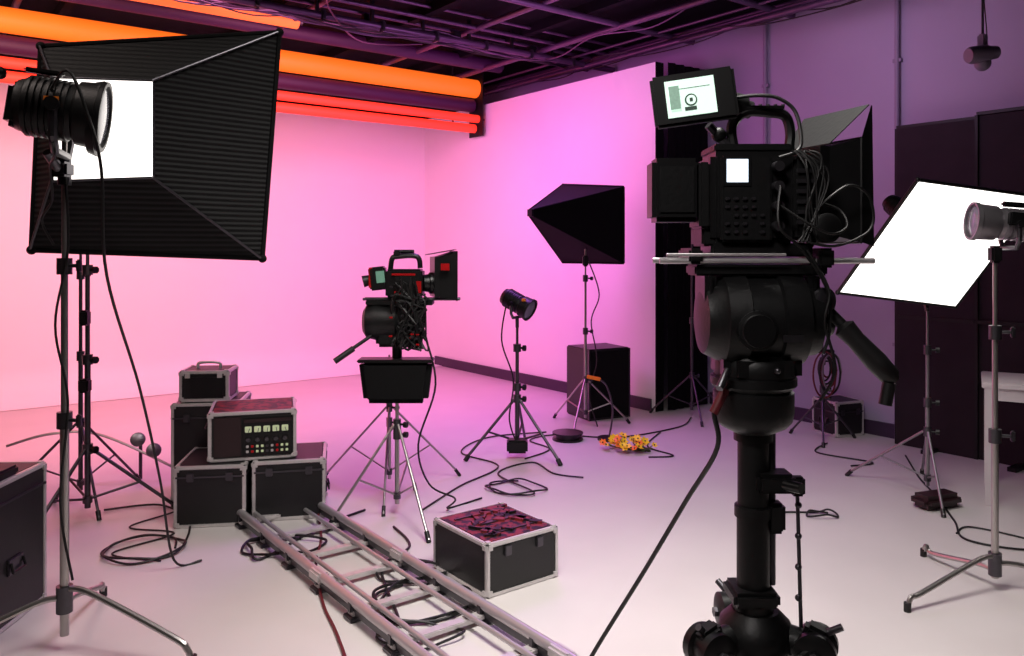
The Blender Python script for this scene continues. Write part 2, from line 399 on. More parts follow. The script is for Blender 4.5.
for i in range(9):
    for j in range(2):
        mm = ['alu', 'gauge', 'steel2', 'red', 'gauge'][(i*3+j*5) % 5]
        t.box('buttons_'+mm, (-.03+i*.028, -.222, .055+j*.03), (.015, .01, .014), mm, bev=.002)
t.sweep('side_handle', [(-.26, -.05, .2), (-.275, -.03, .17), (-.275, .06, .17), (-.26, .08, .2)], .008, 'black')
t = T('small_equipment_case', -1.99, 5.26, .625, rot=6)
fcase(t, (0, 0, 0), .31, .26, .2, lid=None)
t.box('front_recess', (.02, -.132, .1), (.2, .01, .12), 'black', bev=.003)
t.sweep('top_handle', [(-.07, 0, .2), (-.06, 0, .235), (.06, 0, .235), (.07, 0, .2)], .01, 'alu')
t.box('latches', (-.1, -.135, .17), (.03, .01, .03), 'alu'); t.box('latches', (.1, -.135, .17), (.03, .01, .03), 'alu')

# foreground case (parallel to the room)
p = W(-.115, 3.66)
t = T('flight_case', p.x+.0, p.y+.0, 0, room=True)
fcase(t, (.215, .235, 0), .43, .47, .25, top='paneltop', lid=None)
t.box('lid_rim', (.215, .235, .252), (.3, .02, .01), 'steel2'); t.box('lid_rim', (.215, .1, .252), (.3, .012, .008), 'steel2'); t.box('lid_rim', (.215, .37, .252), (.3, .012, .008), 'steel2')
for i in range(30):
    a = random.random(); b = random.random()
    t.box('lid_clutter', (.05+.33*a, .06+.36*b, .256), (.03+.05*random.random(), .01+.03*random.random(), .012), 'paneltop', rot=(0, 0, random.random()*180))
for k in (.12, .31): t.box('latches', (k, -.003, .2), (.04, .012, .05), 'steel2', bev=.004)
# left tall case
t = T('equipment_trunk', -2.44, 3.42, rot=2)
fcase(t, (0, 0, 0), .62, .5, .63, lid=.85)
t.box('top_gear', (.2, -.05, .65), (.2, .2, .04), 'matte', bev=.01); t.box('top_gear_red', (.22, -.1, .675), (.08, .05, .01), 'paneltop')
# background black cabinet
t = T('loudspeaker_cabinet', .83, 7.75, rot=26)
t.box('cabinet', (0, 0, .335), (.46, .42, .67), 'panel', bev=.012)
t.box('grille', (0, -.213, .335), (.42, .012, .62), 'nylon', bev=.004)
for sx in (-1, 1):
    t.box('corner_trim', (sx*.225, -.205, .335), (.012, .02, .66), 'steel2')
t.box('feet', (0, 0, .004), (.4, .36, .008), 'rubber')

# ------------------------------------------------------------ dolly track (parallel to room Y)
t = T('camera_dolly_track', 0, 0, 0, room=True)
y0, y1 = .9, 4.72
xa, xb = 1.55, 1.98
for x in (xa, xb):
    t.cyl('rails', (x, y0, .075), (x, y1, .075), .022, 'rail', seg=18)
    t.cyl('rail_ends', (x, y1, .075), (x, y1+.02, .075), .026, 'rubber', seg=14)
    t.box('rail_feet_strip', (x, (y0+y1)/2, .04), (.018, y1-y0, .03), 'steel2')
for x in (xa+.085, xb-.085):
    t.cyl('inner_tubes', (x, y0, .055), (x, y1-.05, .055), .012, 'rail', seg=10)
k = 0; y = y1-.1
while y > y0:
    t.box('sleepers', ((xa+xb)/2, y, .03), (xb-xa+.04, .05, .022), 'alu', bev=.004)
    for x in (xa, xb):
        t.box('sleeper_pads', (x, y, .01), (.07, .08, .02), 'steel2', bev=.004)
        t.box('clamps', (x, y, .055), (.05, .035, .05), 'steel2', bev=.006)
    y -= .36
for y in (3.55, 2.3):
    for x in (xa, xb): t.box('joint_plates', (x, y, .07), (.058, .12, .05), 'alu', bev=.01)

# ------------------------------------------------------------ mid camera on stand
t = T('video_camera_on_stand', -.694, 4.83)
stand(t, .98, .5, .55, 0, r=.014, feet=[(.24, -.46), (-.36, -.26), (.05, .5)])
t.cyl('column', (0, 0, .9), (0, 0, 1.08), .03, 'matte')
t.box('battery_bag', (.0, -.03, .815), (.44, .13, .26), 'nylon', bev=.03, taper=.86)
t.box('bag_rim', (.0, -.03, .94), (.45, .14, .02), 'black', bev=.006)
t.lathe('fluid_head', (-.2, 0, 1.17), (1, 0, 0), [(0, .07), (.02, .1), (.08, .115), (.14, .1), (.2, .11), (.24, .08)], 'matte')
t.box('fluid_head_base', (-.04, 0, 1.07), (.16, .14, .1), 'matte', bev=.02)
t.box('base_plate', (.02, 0, 1.285), (.4, .12, .03), 'matte', bev=.005)
for y in (-.035, .035): t.cyl('rods', (-.2, y, 1.305), (.38, y, 1.305), .008, 'steel2', seg=10)
t.box('camera_body', (.05, 0, 1.40), (.22, .15, .17), 'black', bev=.012)
t.box('side_panel', (.06, -.078, 1.41), (.12, .008, .08), 'matte', bev=.003)
t.box('red_trim', (.05, -.083, 1.455), (.14, .005, .012), 'red'); t.box('red_trim', (.14, -.08, 1.38), (.03, .008, .07), 'red'); t.box('red_trim', (-.15, -.045, 1.435), (.02, .04, .12), 'red'); t.box('red_trim', (.3, -.115, 1.5), (.05, .012, .04), 'red')
t.box('red_trim', (.02, -.083, 1.34), (.05, .008, .03), 'red')
t.box('viewfinder', (-.11, -.02, 1.43), (.1, .09, .14), 'black', rot=(0, -6, 0), bev=.01)
t.box('viewfinder_screen', (-.09, -.068, 1.44), (.05, .006, .07), 'screenr', rot=(0, -6, 0))
t.cyl('eyepiece', (-.16, -.02, 1.42), (-.20, -.03, 1.41), .03, 'rubber', r2=.036)
t.lathe('lens', (.16, 0, 1.40), (1, .25, 0), [(0, .05), (.03, .055), (.035, .065), (.07, .065), (.075, .05), (.12, .05)], 'black')
def mbox(t, c, n, L, a, b, m='black', up=1.0):
    c = V(c); n = V(n).normalized(); sd = n.cross(V((0, 0, 1))).normalized(); u = V((0, 0, 1))
    A = [c+sd*sx*a[0]+u*sz*a[1] for sx, sz in ((-1, 1), (1, 1), (1, -1), (-1, -1))]
    B = [c+n*L+sd*sx*b[0]+u*sz*b[1] for sx, sz in ((-1, 1), (1, 1), (1, -1), (-1, -1))]
    for i in range(4):
        j = (i+1) % 4
        t.poly('matte_box', [A[i], A[j], B[j], B[i]], m, ext=None)
        t.cyl('matte_box_rim', B[i], B[j], .004, m, seg=6)
    t.poly('matte_box_back', A, m, ext=-n*.03)
    return A, B
mbox(t, (.24, .02, 1.44), (1, .25, .05), .10, (.10, .12), (.13, .145))
t.poly('top_flag', [(.18, -.1, 1.57), (.18, .12, 1.57), (.35, .14, 1.60), (.35, -.1, 1.60)], 'black', ext=(0, 0, .004))
t.sweep('top_handle', [(-.04, 0, 1.48), (-.03, 0, 1.545), (.0, 0, 1.56), (.12, 0, 1.56), (.14, 0, 1.49)], .016, 'black')
t.box('microphone_mount', (.0, 0, 1.58), (.04, .04, .03), 'matte', bev=.005); t.cyl('microphone', (-.02, .02, 1.59), (.1, .03, 1.59), .012, 'matte')
t.cyl('pan_handle', (-.1, -.05, 1.12), (-.33, -.16, .96), .011, 'matte'); t.cyl('pan_grip', (-.24, -.118, 1.02), (-.34, -.165, .95), .018, 'rubber')
for i in range(26):
    a = random.uniform(0, .16); z = 1.3
    pts = [(a, -.09, random.uniform(1.3, 1.45))]
    for k in range(5):
        pts.append((random.uniform(-.02, .19), random.uniform(-.13, -.04), random.uniform(1.0, 1.34)))
    t.sweep('cable_bundle_'+'abc'[i % 3], pts, random.uniform(.005, .009), ['rubber', 'matte', 'rubber'][i % 3], n=5, seg=6)
t.box('transmitter', (.09, -.03, 1.2), (.12, .1, .2), 'matte', bev=.01); t.box('transmitter_label', (.1, -.083, 1.22), (.03, .004, .03), 'screenr')
t.box('power_splitter', (.06, -.02, 1.07), (.1, .1, .1), 'matte', bev=.01)
for i in range(14): t.box('connectors', (random.uniform(-.02, .18), -.13, random.uniform(1.02, 1.4)), (.018, .02, .012), 'steel2', bev=.003)
for i in range(6): t.box('tally_tabs', (random.uniform(-.02, .18), -.13, random.uniform(1.02, 1.4)), (.02, .014, .01), 'red', bev=.002)
t.sweep('hanging_cable', [(.17, -.05, 1.1), (.24, -.08, .8), (.14, -.1, .45), (.2, -.05, .2), (.35, .0, .1), (.3, .1, .01), (.5, .3, .01)], .006, 'rubber')
t = T('light_stand', -.82, 5.35)
stand(t, .9, .55, .55, 155, r=.012)

# ------------------------------------------------------------ spot light on stand
t = T('spotlight_on_stand', .04, 6.2)
stand(t, 1.08, .42, .45, 200, r=.018, m='steel2')
q = lamp(t, (0, 0, 1.19), (.8, -.45, -.42), .26, .085)
t.cyl('spigot', (0, 0, 1.0), (0, 0, 1.09), .014, 'steel2')
t.box('ballast', (.0, -.06, .1), (.16, .12, .1), 'matte', bev=.015)
t.box('label', (.05, -.1, 1.22), (.03, .02, .02), 'orange')
t.sweep('power_cable', [(-.08, .03, 1.2), (-.12, 0, .9), (-.03, -.03, .6), (-.06, -.05, .3), (0, -.1, .12)], .006, 'rubber')

# ------------------------------------------------------------ pyramid softbox far
t = T('black_softbox_on_stand', .67, 7.3)
stand(t, 1.72, .42, .42, 250, r=.014)
n = V((.67, .74, 0)); sd = V((.74, -.67, 0)); c0 = V((.09, .30, 1.84))
R = [c0+sd*a*.36+V((0, 0, b*.36)) for a, b in ((-1, 1), (1, 1), (1, -1), (-1, -1))]
R[0].z += .04; R[1].z -= .02
ap = V((-.50, -.40, 1.92)); I = [ap+sd*a*.025+V((0, 0, b*.03)) for a, b in ((-1, 1), (1, 1), (1, -1), (-1, -1))]
for i in range(4):
    j = (i+1) % 4
    t.poly('fabric_shell', [I[i], I[j], R[j], R[i]], 'nylon'); t.cyl('rim_piping', R[i], R[j], .012, 'nylon', seg=8); t.cyl('rods', I[i], R[i], .007, 'nylon', seg=6)
t.poly('speed_ring', I, 'matte', ext=-n*.03)
t.poly('front_cloth', R, 'nylon')
t.box('bracket', (0, -.0, 1.5), (.05, .08, .1), 'matte', bev=.01)
t.sweep('power_cable', [(.02, -.1, 1.5), (.12, -.05, 1.2), (.05, -.03, .95), (.1, -.05, .6), (.03, -.05, .3), (.1, -.1, .01)], .006, 'rubber')
t = T('boom_arm_stand', .82, 6.75)
t.lathe('weighted_base', (0, 0, 0), (0, 0, 1), [(0, .1), (.02, .1), (.03, .04)], 'matte')
t.sweep('arm', [(.0, 0, .02), (.03, 0, .25), (-.02, 0, .45), (-.1, 0, .52)], .008, 'steel2')
t.box('tip_flag', (-.13, 0, .52), (.12, .02, .03), 'orange', rot=(0, 12, 0), bev=.005)

# bunch of yellow flowers lying on the floor
t = T('yellow_flower_bunch', .93, 6.38)
for i in range(34):
    a = random.random()*6.28; rr = .18*math.sqrt(random.random())
    c = V((rr*1.15*math.cos(a), rr*.8*math.sin(a), .045+.11*random.random()*(1-rr/.22)))
    nz = V((random.uniform(-.6, .6), random.uniform(-1.2, -.1), 1)).normalized()
    u = nz.orthogonal().normalized(); v = nz.cross(u); s = random.uniform(.028, .045)
    for k in range(6):
        b = k*math.pi/3; d0 = u*math.cos(b)+v*math.sin(b); d1 = u*math.cos(b+.5)+v*math.sin(b+.5); d2 = u*math.cos(b-.5)+v*math.sin(b-.5)
        t.poly('petals_orange' if i % 6 == 0 else 'petals', [c, c+d2*s*.65+nz*.004, c+d0*s+nz*.010, c+d1*s*.65+nz*.004], 'orange' if i % 6 == 0 else 'yellow')
    t.sph('flower_hearts', c+nz*.005, .006, 'maroon')
    t.sweep('stems', [c, (c.x*.7+.03, c.y*.6, .03), (c.x*.4+.14, c.y*.4-.02, .01)], .0035, 'green', n=4, seg=5)
for i in range(20):
    a = random.random()*6.28; c = V((.15*math.cos(a), .11*math.sin(a), .02)); d = V((math.cos(a+.5)*.06, math.sin(a+.5)*.06, .03)); e = V((-d.y*.25, d.x*.25, 0))
    t.poly('leaves', [c, c+d*.5+e, c+d, c+d*.5-e], 'green')
t = T('cable_reel', .47, 6.75)
t.lathe('reel', (0, 0, 0), (0, 0, 1), [(0, .13), (.015, .13), (.018, .1), (.05, .1), (.053, .13), (.065, .13), (.066, .03)], 'black')

# stand by curtain
t = T('light_stand', 1.72, 7.65)
stand(t, 1.85, .42, .4, 30, r=.014, m='steel2')
t.cyl('spigot', (0, 0, 1.84), (0, 0, 1.95), .02, 'matte')

# ------------------------------------------------------------ right softbox panel
O = V((2.70, 5.2, 0))
t = T('square_softbox_light', O.x, O.y)
TL, TR, BL = V((2.208, 4.35, 1.98))-O, V((3.135, 4.75, 1.915))-O, V((1.956, 4.8, 1.342))-O
BR = TR+BL-TL+V((0, 0, -.05)); C = (TL+TR+BL+BR)/4; nn = (TR-TL).cross(BL-TL).normalized()
if nn.y < 0: nn = -nn
R = [TL, TR, BR, BL]
def tri2(name, P, m):
    c = sum(P, V((0, 0, 0)))/4
    for i in range(4): t.poly(name, [P[i], P[(i+1) % 4], c], m)
tri2('diffuser_face', R, 'glowR')
I = [C+nn*.22+(p-C)*.16 for p in R]
for i in range(4):
    j = (i+1) % 4
    t.poly('fabric_shell', [R[i]+nn*.012, R[j]+nn*.012, I[j], I[i]], 'nylon'); t.cyl('rim', R[i]+nn*.004, R[j]+nn*.004, .011, 'matte', seg=8)
    t.sph('rim_corners', R[i]+nn*.004, .015, 'matte')
t.lathe('speed_ring', C+nn*.21, nn, [(0, .10), (.03, .10), (.04, .07)], 'matte')
lamp(t, C+nn*.36, -nn, .24, .07, yoke=False)
stand(t, 1.22, .5, .42, 95, r=.014, m='silver', feet=[(-.33, .47), (.22, .50), (-.12, -.42)])
hd = C+nn*.30
t.sweep('tilt_bracket', [(0, 0, 1.2), (0, .06, 1.32), (.02, .22, 1.5), (hd.x+.06, hd.y+.1, hd.z-.05), (hd.x, hd.y, hd.z)], .014, 'steel2')
t.box('sandbag', (-.06, -.22, .05), (.30, .16, .08), 'maroon', bev=.03, rot=(0, 0, 20))

# ---- right foreground lamp on c-stand
t = T('studio_lamp_on_stand', 2.27, 3.76)
cstand(t, 1.62, .5, .16, [(-.52, -.22), (.5, -.05), (-.12, .42)], r=.016, m='chrome')
lamp(t, (.07, 0, 1.72), (-.97, .15, .10), .34, .085, body='silver', front='glass')
t.box('controls', (.08, -.09, 1.74), (.14, .03, .06), 'black', bev=.006, rot=(0, 4, 0)); t.box('grip_handle', (.1, -.02, 1.81), (.16, .03, .025), 'black', bev=.008, rot=(0, 4, 0))
t.box('clamp', (0, 0, 1.58), (.05, .05, .08), 'matte', bev=.01)
t.sweep('power_cable', [(.2, 0, 1.7), (.22, -.02, 1.3), (.13, -.05, .8), (.17, -.05, .3), (.25, -.1, .01), (.6, -.2, .01)], .006, 'rubber')

# ------------------------------------------------------------ work table
t = T('white_work_table', 3.56, 4.98, rot=-30)
t.box('top', (0, 0, .752), (1.1, .56, .035), 'table', bev=.005)
t.box('apron', (0, -.25, .70), (1.0, .02, .08), 'table'); t.box('apron', (0, .25, .70), (1.0, .02, .08), 'table')
for sx in (-1, 1):
    for sy in (-1, 1): t.box('legs', (sx*.51, sy*.25, .37), (.045, .045, .74), 'table', bev=.004)
# hanging security camera
p = W(3.0, 5.1)
t = T('ceiling_hung_camera', p.x, p.y, 0, room=True)
t.cyl('drop_rod', (0, 0, 2.95), (0, 0, H), .008, 'steel2'); t.lathe('rose', (0, 0, H-.03), (0, 0, 1), [(0, .03), (.03, .05)], 'conduit')
t.lathe('camera_housing', (-.11, .04, 2.83), (.9, -.5, .15), [(0, .045), (.02, .055), (.13, .055), (.15, .045), (.2, .04)], 'conduit')
t.sph('dome', (.0, 0, 2.79), .05, 'conduit'); t.box('bracket', (0, 0, 2.93), (.05, .05, .09), 'conduit', bev=.01)
t.sweep('wire', [(.0, 0, 3.3), (.04, 0, 3.1), (.06, .0, 2.98), (.03, 0, 2.9)], .004, 'rubber')

# gear heap by the right wall
t = T('cable_hanging_stand', 2.62, 6.75)
stand(t, .85, .3, .35, 10, r=.014, m='steel2')
for i in range(7):
    a = random.uniform(-.06, .06); r = .07+.015*i
    pts = [(a+r*.6*math.cos(k*.8), -.05-.01*i, .66-r*.6+r*1.2*math.sin(k*.8)) for k in range(9)]
    t.sweep('hung_cables_'+('r' if i % 3 == 0 else ('s' if i == 4 else 'k')), pts, .008, 'redcable' if i % 3 == 0 else ('silver' if i == 4 else 'rubber'), n=5, seg=6)
t.box('hook_bar', (0, -.04, .75), (.16, .04, .03), 'matte', bev=.006)
t = T('equipment_crate', 2.85, 7.0, rot=20)
fcase(t, (0, 0, 0), .30, .3, .30, lid=.7, top='panel')

# ------------------------------------------------------------ hero cinema camera
t = T('cinema_camera_on_tripod', .638, 2.1)
# tripod
t.lathe('centre_column', (-.005, 0, .60), (0, 0, 1), [(0, .052), (.08, .052), (.082, .042), (.30, .042), (.302, .048), (.33, .048), (.332, .040), (.5, .040), (.502, .05), (.54, .05)], 'matte')
t.lathe('bowl', (-.005, 0, 1.12), (0, 0, 1), [(0, .045), (.02, .085), (.035, .098), (.06, .103), (.11, .103), (.115, .095), (.13, .11), (.15, .11), (.16, .08), (.2, .08)], 'matte', 32)
t.lathe('crown', (0, 0, .54), (0, 0, 1), [(0, .05), (.02, .095), (.05, .1), (.09, .09), (.12, .06)], 'matte')
for i in range(3):
    a = math.radians([-25, 205, 95][i]); cs, sn = math.cos(a), math.sin(a)
    K = V((.15*cs, .15*sn, .585)); Fo = V((.44*cs, .44*sn, .02))
    t.cyl('crown_arms', (.05*cs, .05*sn, .60), K, .038, 'matte')
    t.lathe('knuckles', K-V((-sn, cs, 0))*.05, (-sn, cs, 0), [(0, .03), (.008, .052), (.03, .052), (.035, .04), (.065, .04), (.07, .052), (.092, .052), (.1, .03)], 'black')
    for q in (-1, 1):
        off = V((-sn, cs, 0))*.026*q
        t.cyl('legs', K+off, Fo+off, .016, 'matte', seg=10)
        t.cyl('bolt_heads', K+V((-sn, cs, 0))*.05*q, K+V((-sn, cs, 0))*.06*q, .014, 'steel2', seg=6)
    t.box('leg_clamps', tuple(K.lerp(Fo, .22)), (.08, .07, .06), 'black', bev=.012, rot=(0, 0, math.degrees(a)))
    t.box('leg_brackets', tuple(K+V((0, 0, .04))), (.06, .05, .04), 'matte', bev=.01, rot=(0, 20, math.degrees(a)))
    t.sph('feet', (Fo.x, Fo.y, .03), .032, 'rubber')
    t.cyl('lock_levers', K+V((0, 0, .03)), K+V((.05*cs-.03*sn, .05*sn, .065)), .009, 'steel2')
t.sweep('spreader_strap', [(-.12, -.09, .60), (-.05, -.11, .56), (.05, -.11, .57), (.12, -.09, .60)], .01, 'rubber')
t.cyl('brace_tubes', (.1, -.03, .98), (.11, -.03, .62), .005, 'steel2'); t.box('brace_hook', (.1, -.03, .99), (.035, .03, .05), 'matte', bev=.006)
for k in range(4): t.sph('brace_beads', (.103, -.03, .94-.08*k), .009, 'steel2')
t.box('column_clamp', (.04, -.02, 1.0), (.1, .08, .05), 'matte', bev=.01); t.box('column_clamp', (-.01, 0, .7), (.12, .12, .04), 'matte', bev=.01)
t.box('column_clamp', (.05, 0, .9), (.05, .05, .08), 'matte', bev=.01)
t.cyl('column_knob', (.05, -.04, 1.0), (.09, -.09, 1.0), .014, 'black'); 
t.cyl('column_rod', (.045, .01, .72), (.045, .01, 1.12), .012, 'steel2')
# fluid head
t.lathe('fluid_head_drum', (-.15, 0, 1.42), (1, 0, 0), [(0, .05), (.01, .09), (.05, .11), (.055, .12), (.11, .125), (.115, .115), (.19, .115), (.195, .125), (.26, .12), (.265, .1), (.3, .095), (.31, .05)], 'matte', 36)
t.box('fluid_head_base', (0, 0, 1.30), (.2, .19, .1), 'black', bev=.03)
t.lathe('pan_drum', (0, 0, 1.25), (0, 0, 1), [(0, .095), (.03, .105), (.06, .105), (.08, .09)], 'matte', 32)
t.box('tilt_arms', (-.13, 0, 1.46), (.03, .13, .17), 'black', bev=.012); t.box('tilt_arms', (.135, 0, 1.46), (.03, .13, .17), 'black', bev=.012)
t.lathe('tilt_knob', (.15, 0, 1.42), (1, 0, 0), [(0, .03), (.02, .045), (.045, .045), (.05, .03)], 'black')
t.lathe('drag_dial', (-.03, -.118, 1.40), (0, -1, 0), [(0, .05), (.01, .05), (.012, .042), (.02, .04)], 'black', 28)
t.box('head_nameplate', (.06, -.118, 1.38), (.05, .006, .018), 'steel2')
t.cyl('lock_levers', (-.1, -.1, 1.3), (-.13, -.14, 1.26), .009, 'steel2'); t.sph('level_bubble', (.02, -.118, 1.30), .008, 'steel2')
t.box('quick_plate', (-.0, 0, 1.548), (.34, .11, .028), 'matte', bev=.005); t.box('bridge_plate', (0, 0, 1.60), (.26, .12, .035), 'black', bev=.006)
for y in (-.05, .05): t.cyl('support_rods', (-.26, y, 1.572), (.29, y, 1.572), .0075, 'rail', seg=12)
t.cyl('support_rods', (-.25, -.09, 1.588), (.05, -.09, 1.588), .004, 'rail', seg=12)
t.box('rod_clamp', (.16, 0, 1.58), (.04, .15, .05), 'matte', bev=.006); t.box('rod_clamp', (-.17, 0, 1.585), (.035, .14, .04), 'matte', bev=.006)
# pan handle
t.cyl('pan_handle', (.15, -.04, 1.47), (.29, -.10, 1.31), .014, 'matte')
t.lathe('pan_grip', V((.20, -.065, 1.41)), V((.13, -.05, -.155)), [(0, .014), (.01, .028), (.05, .024), (.12, .028), (.17, .025), (.185, .012)], 'rubber')
t.cyl('grip_strap', (.30, -.11, 1.27), (.29, -.11, 1.215), .016, 'rubber')
t.lathe('handle_rosette', (.14, -.02, 1.47), (.4, -.9, 0), [(0, .03), (.02, .035), (.05, .035), (.06, .02)], 'steel2')
# body
t.box('camera_body', (-.02, .02, 1.735), (.22, .17, .235), 'black', bev=.014)
t.box('rear_panel', (-.045, -.072, 1.73), (.13, .018, .22), 'matte', bev=.006)
t.box('status_display', (-.07, -.0835, 1.80), (.054, .005, .058), 'screenw'); t.box('status_bezel', (-.07, -.082, 1.80), (.07, .004, .076), 'black')
for i in range(5):
    for j in range(5):
        if random.random() < .85: t.box('buttons', (-.095+i*.022, -.084, 1.645+j*.021), (.012, .008, .009), 'steel2', bev=.002)
for i in range(4): t.cyl('connectors', (.03, -.075, 1.66+i*.05), (.03, -.105, 1.66+i*.05), .013, 'steel2')
t.box('top_plate', (-.02, .02, 1.862), (.2, .15, .02), 'matte', bev=.004)
t.box('side_module', (.105, -.01, 1.74), (.06, .14, .2), 'matte', bev=.01)
for i in range(6): t.box('cooling_fins', (.105, -.084, 1.67+i*.026), (.05, .008, .01), 'steel2')
t.box('battery_plate', (-.145, 0, 1.74), (.03, .12, .17), 'matte', bev=.006)
t.box('battery', (-.215, 0, 1.755), (.125, .10, .165), 'black', bev=.012); t.box('battery_ridge', (-.215, -.052, 1.755), (.09, .006, .12), 'matte', bev=.002)
t.box('recorder', (-.06, .02, 1.635), (.18, .13, .05), 'matte', bev=.006)
t.box('wireless_module', (.12, -.04, 1.66), (.08, .08, .07), 'matte', bev=.008)
# handle
t.sweep('top_handle', [(-.05, .02, 1.87), (-.055, .02, 1.93), (-.02, .02, 1.965), (.04, .02, 1.965), (.085, .02, 1.955), (.10, .02, 1.91), (.095, .02, 1.86)], .014, 'black')
t.box('handle_shoe', (.02, .02, 1.975), (.12, .03, .012), 'matte', bev=.003)
for i in range(5): t.cyl('handle_screws', (-.0+i*.02, .02, 1.978), (-.0+i*.02, .02, 1.986), .005, 'steel2', seg=8)
# monitor (tilted)
rt = (0, -7, -8); mc = V((-.165, -.02, 1.995))
t.box('monitor_housing', mc, (.215, .03, .135), 'black', rot=rt, bev=.008)
t.box('monitor_screen', mc+V((-.012, -.0165, 0)), (.125, .004, .095), 'screen', rot=rt)
ic = mc+V((-.012, -.0195, -.008))
t.box('picture_tones', ic+V((-.042, 0, .005)), (.026, .002, .06), 'picture', rot=rt); t.box('picture_tones', ic+V((.042, 0, -.015)), (.024, .002, .04), 'picture', rot=rt)
t.lathe('monitor_image', ic, (-.14, -1, 0), [(0, .016), (.001, .016)], 'ink'); t.lathe('monitor_image_b', ic+V((0, -.002, 0)), (-.14, -1, 0), [(0, .012), (.001, .012)], 'screen')
t.box('monitor_image', ic+V((0, -.003, 0)), (.008, .002, .010), 'ink', rot=rt); t.box('monitor_image', ic+V((.002, 0, .032)), (.09, .002, .0015), 'ink', rot=rt); t.box('monitor_image', ic+V((.0, 0, -.022)), (.030, .002, .010), 'ink', rot=rt)
t.box('monitor_buttons', mc+V((.082, -.017, -.01)), (.02, .006, .08), 'matte', rot=rt)
t.sweep('monitor_arm', [(-.12, .01, 1.93), (-.09, .02, 1.9), (-.06, .02, 1.87)], .012, 'steel2'); t.sph('arm_joint', (-.09, .02, 1.905), .02, 'matte')
t.cyl('viewfinder', (-.07, .03, 1.99), (-.02, .04, 1.98), .035, 'matte'); t.cyl('viewfinder', (-.02, .04, 1.98), (.0, .045, 1.975), .024, 'black')
# lens + matte box
ld = V((1, .35, 0)).normalized()
t.lathe('lens_barrel', (.08, .04, 1.735), ld, [(0, .058), (.015, .062), (.017, .07), (.045, .07), (.047, .06), (.06, .06), (.062, .066), (.085, .066), (.087, .06), (.11, .064)], 'black', 36)
t.lathe('focus_gear', V((.08, .04, 1.735))+ld*.025, ld, [(0, .075), (.014, .075)], 'matte', 36)
mb = V((.08, .04, 1.755))+ld*.08
A, B = mbox(t, mb, ld, .075, (.095, .115), (.125, .135), m='black')
t.poly('top_flag', [A[0]+V((0, 0, .005)), A[1]+V((0, 0, .005)), B[1]+V((.02, .0, .085)), B[0]+V((.02, .0, .085))], 'matte', ext=(0, 0, .003))
t.poly('side_flag', [B[1], B[2], B[2]+V((.03, .0, -.01)), B[1]+V((.025, .0, .085))], 'matte', ext=(.003, 0, 0))
t.lathe('follow_focus', (.15, -.06, 1.655), (.1, -1, 0), [(0, .02), (.01, .036), (.035, .038), (.04, .03)], 'matte'); t.cyl('follow_arm', (.15, .05, 1.6), (.15, -.06, 1.655), .012, 'matte')
t.box('motor', (.17, -.02, 1.69), (.05, .06, .07), 'black', bev=.01)
def cab(pts, r=.005, m='rubber', nm='cables'): t.sweep(nm, pts, r, m)
cab([(.12, -.10, 1.70), (.2, -.1, 1.76), (.26, -.08, 1.74), (.275, -.08, 1.68), (.25, -.09, 1.64), (.17, -.1, 1.61), (.1, -.1, 1.62)], .0035)
cab([(.03, -.11, 1.71), (.1, -.13, 1.66), (.16, -.11, 1.64), (.2, -.1, 1.66), (.19, -.08, 1.70), (.14, -.08, 1.72)], .0035)
cab([(.03, -.11, 1.76), (.02, -.13, 1.66), (.08, -.12, 1.60), (.15, -.1, 1.5), (.16, -.09, 1.4), (.14, -.1, 1.34)], .004)
cab([(-.05, .0, 2.0), (.0, -.03, 2.0), (.05, -.04, 1.99), (.09, -.05, 1.95), (.09, -.08, 1.86), (.03, -.1, 1.83)], .005)
cab([(.1, -.1, 1.6), (.15, -.11, 1.5), (.14, -.11, 1.42), (.17, -.1, 1.3), (.14, -.08, 1.22)], .004)
for i in range(9):
    cab([(.09+random.uniform(-.03, .03), -.09, 1.85), (.12+random.uniform(-.03, .03), -.105, 1.8+random.uniform(-.03, .03)), (.12+random.uniform(-.03, .03), -.1, 1.7), (.1+random.uniform(-.03, .03), -.1, 1.62)], .003)
t.box('red_switch', (.105, -.088, 1.83), (.012, .006, .01), 'red')
# long cable to floor
cab([(-.09, -.08, 1.26), (-.13, -.09, 1.2), (-.12, -.08, 1.1), (-.17, .06, .92), (-.26, .22, .66), (-.36, .34, .42), (-.46, .42, .2), (-.56, .42, .05), (-.66, .3, .012), (-.8, .0, .012)], .0065, nm='main_cable')
t.cyl('main_cable_plug', (-.10, -.085, 1.25), (-.132, -.09, 1.19), .012, 'redcable')

# ------------------------------------------------------------ floor cables
def floorcable(name, parts):
    t = T(name, 0, 0)
    for pts, r, m in parts: t.sweep('cable_'+m, [(x, d, r+.002+h) for x, d, h in pts], r, m, n=8)
def coil(cx, cd, r, turns=2.3, el=1.0, tail=None):
    out = []; n = int(turns*8); a0 = random.random()*6
    for i in range(n):
        a = a0+i*2*math.pi/8; rr = r*(.8+.35*random.random())
        out.append((cx+rr*math.cos(a), cd+rr*el*math.sin(a), .01*(i % 3)))
    if tail: out += [(a, b, 0) for a, b in tail]
    return out
floorcable('floor_cable', [(coil(-1.97, 4.25, .2, 2.2, .9, [(-1.9, 4.7), (-2.2, 5.0), (-2.5, 4.9)]), .006, 'rubber'),
    ([(-2.2, 5.1, 0), (-2.05, 4.9, 0), (-2.2, 4.6, 0), (-1.9, 4.5, 0), (-2.1, 4.2, 0), (-1.8, 4.1, 0)], .005, 'rubber')])
floorcable('floor_cable', [(coil(-1.22, 4.28, .2, 1.7, .8, [(-1.1, 4.6), (-.9, 4.9)]), .007, 'rubber')])
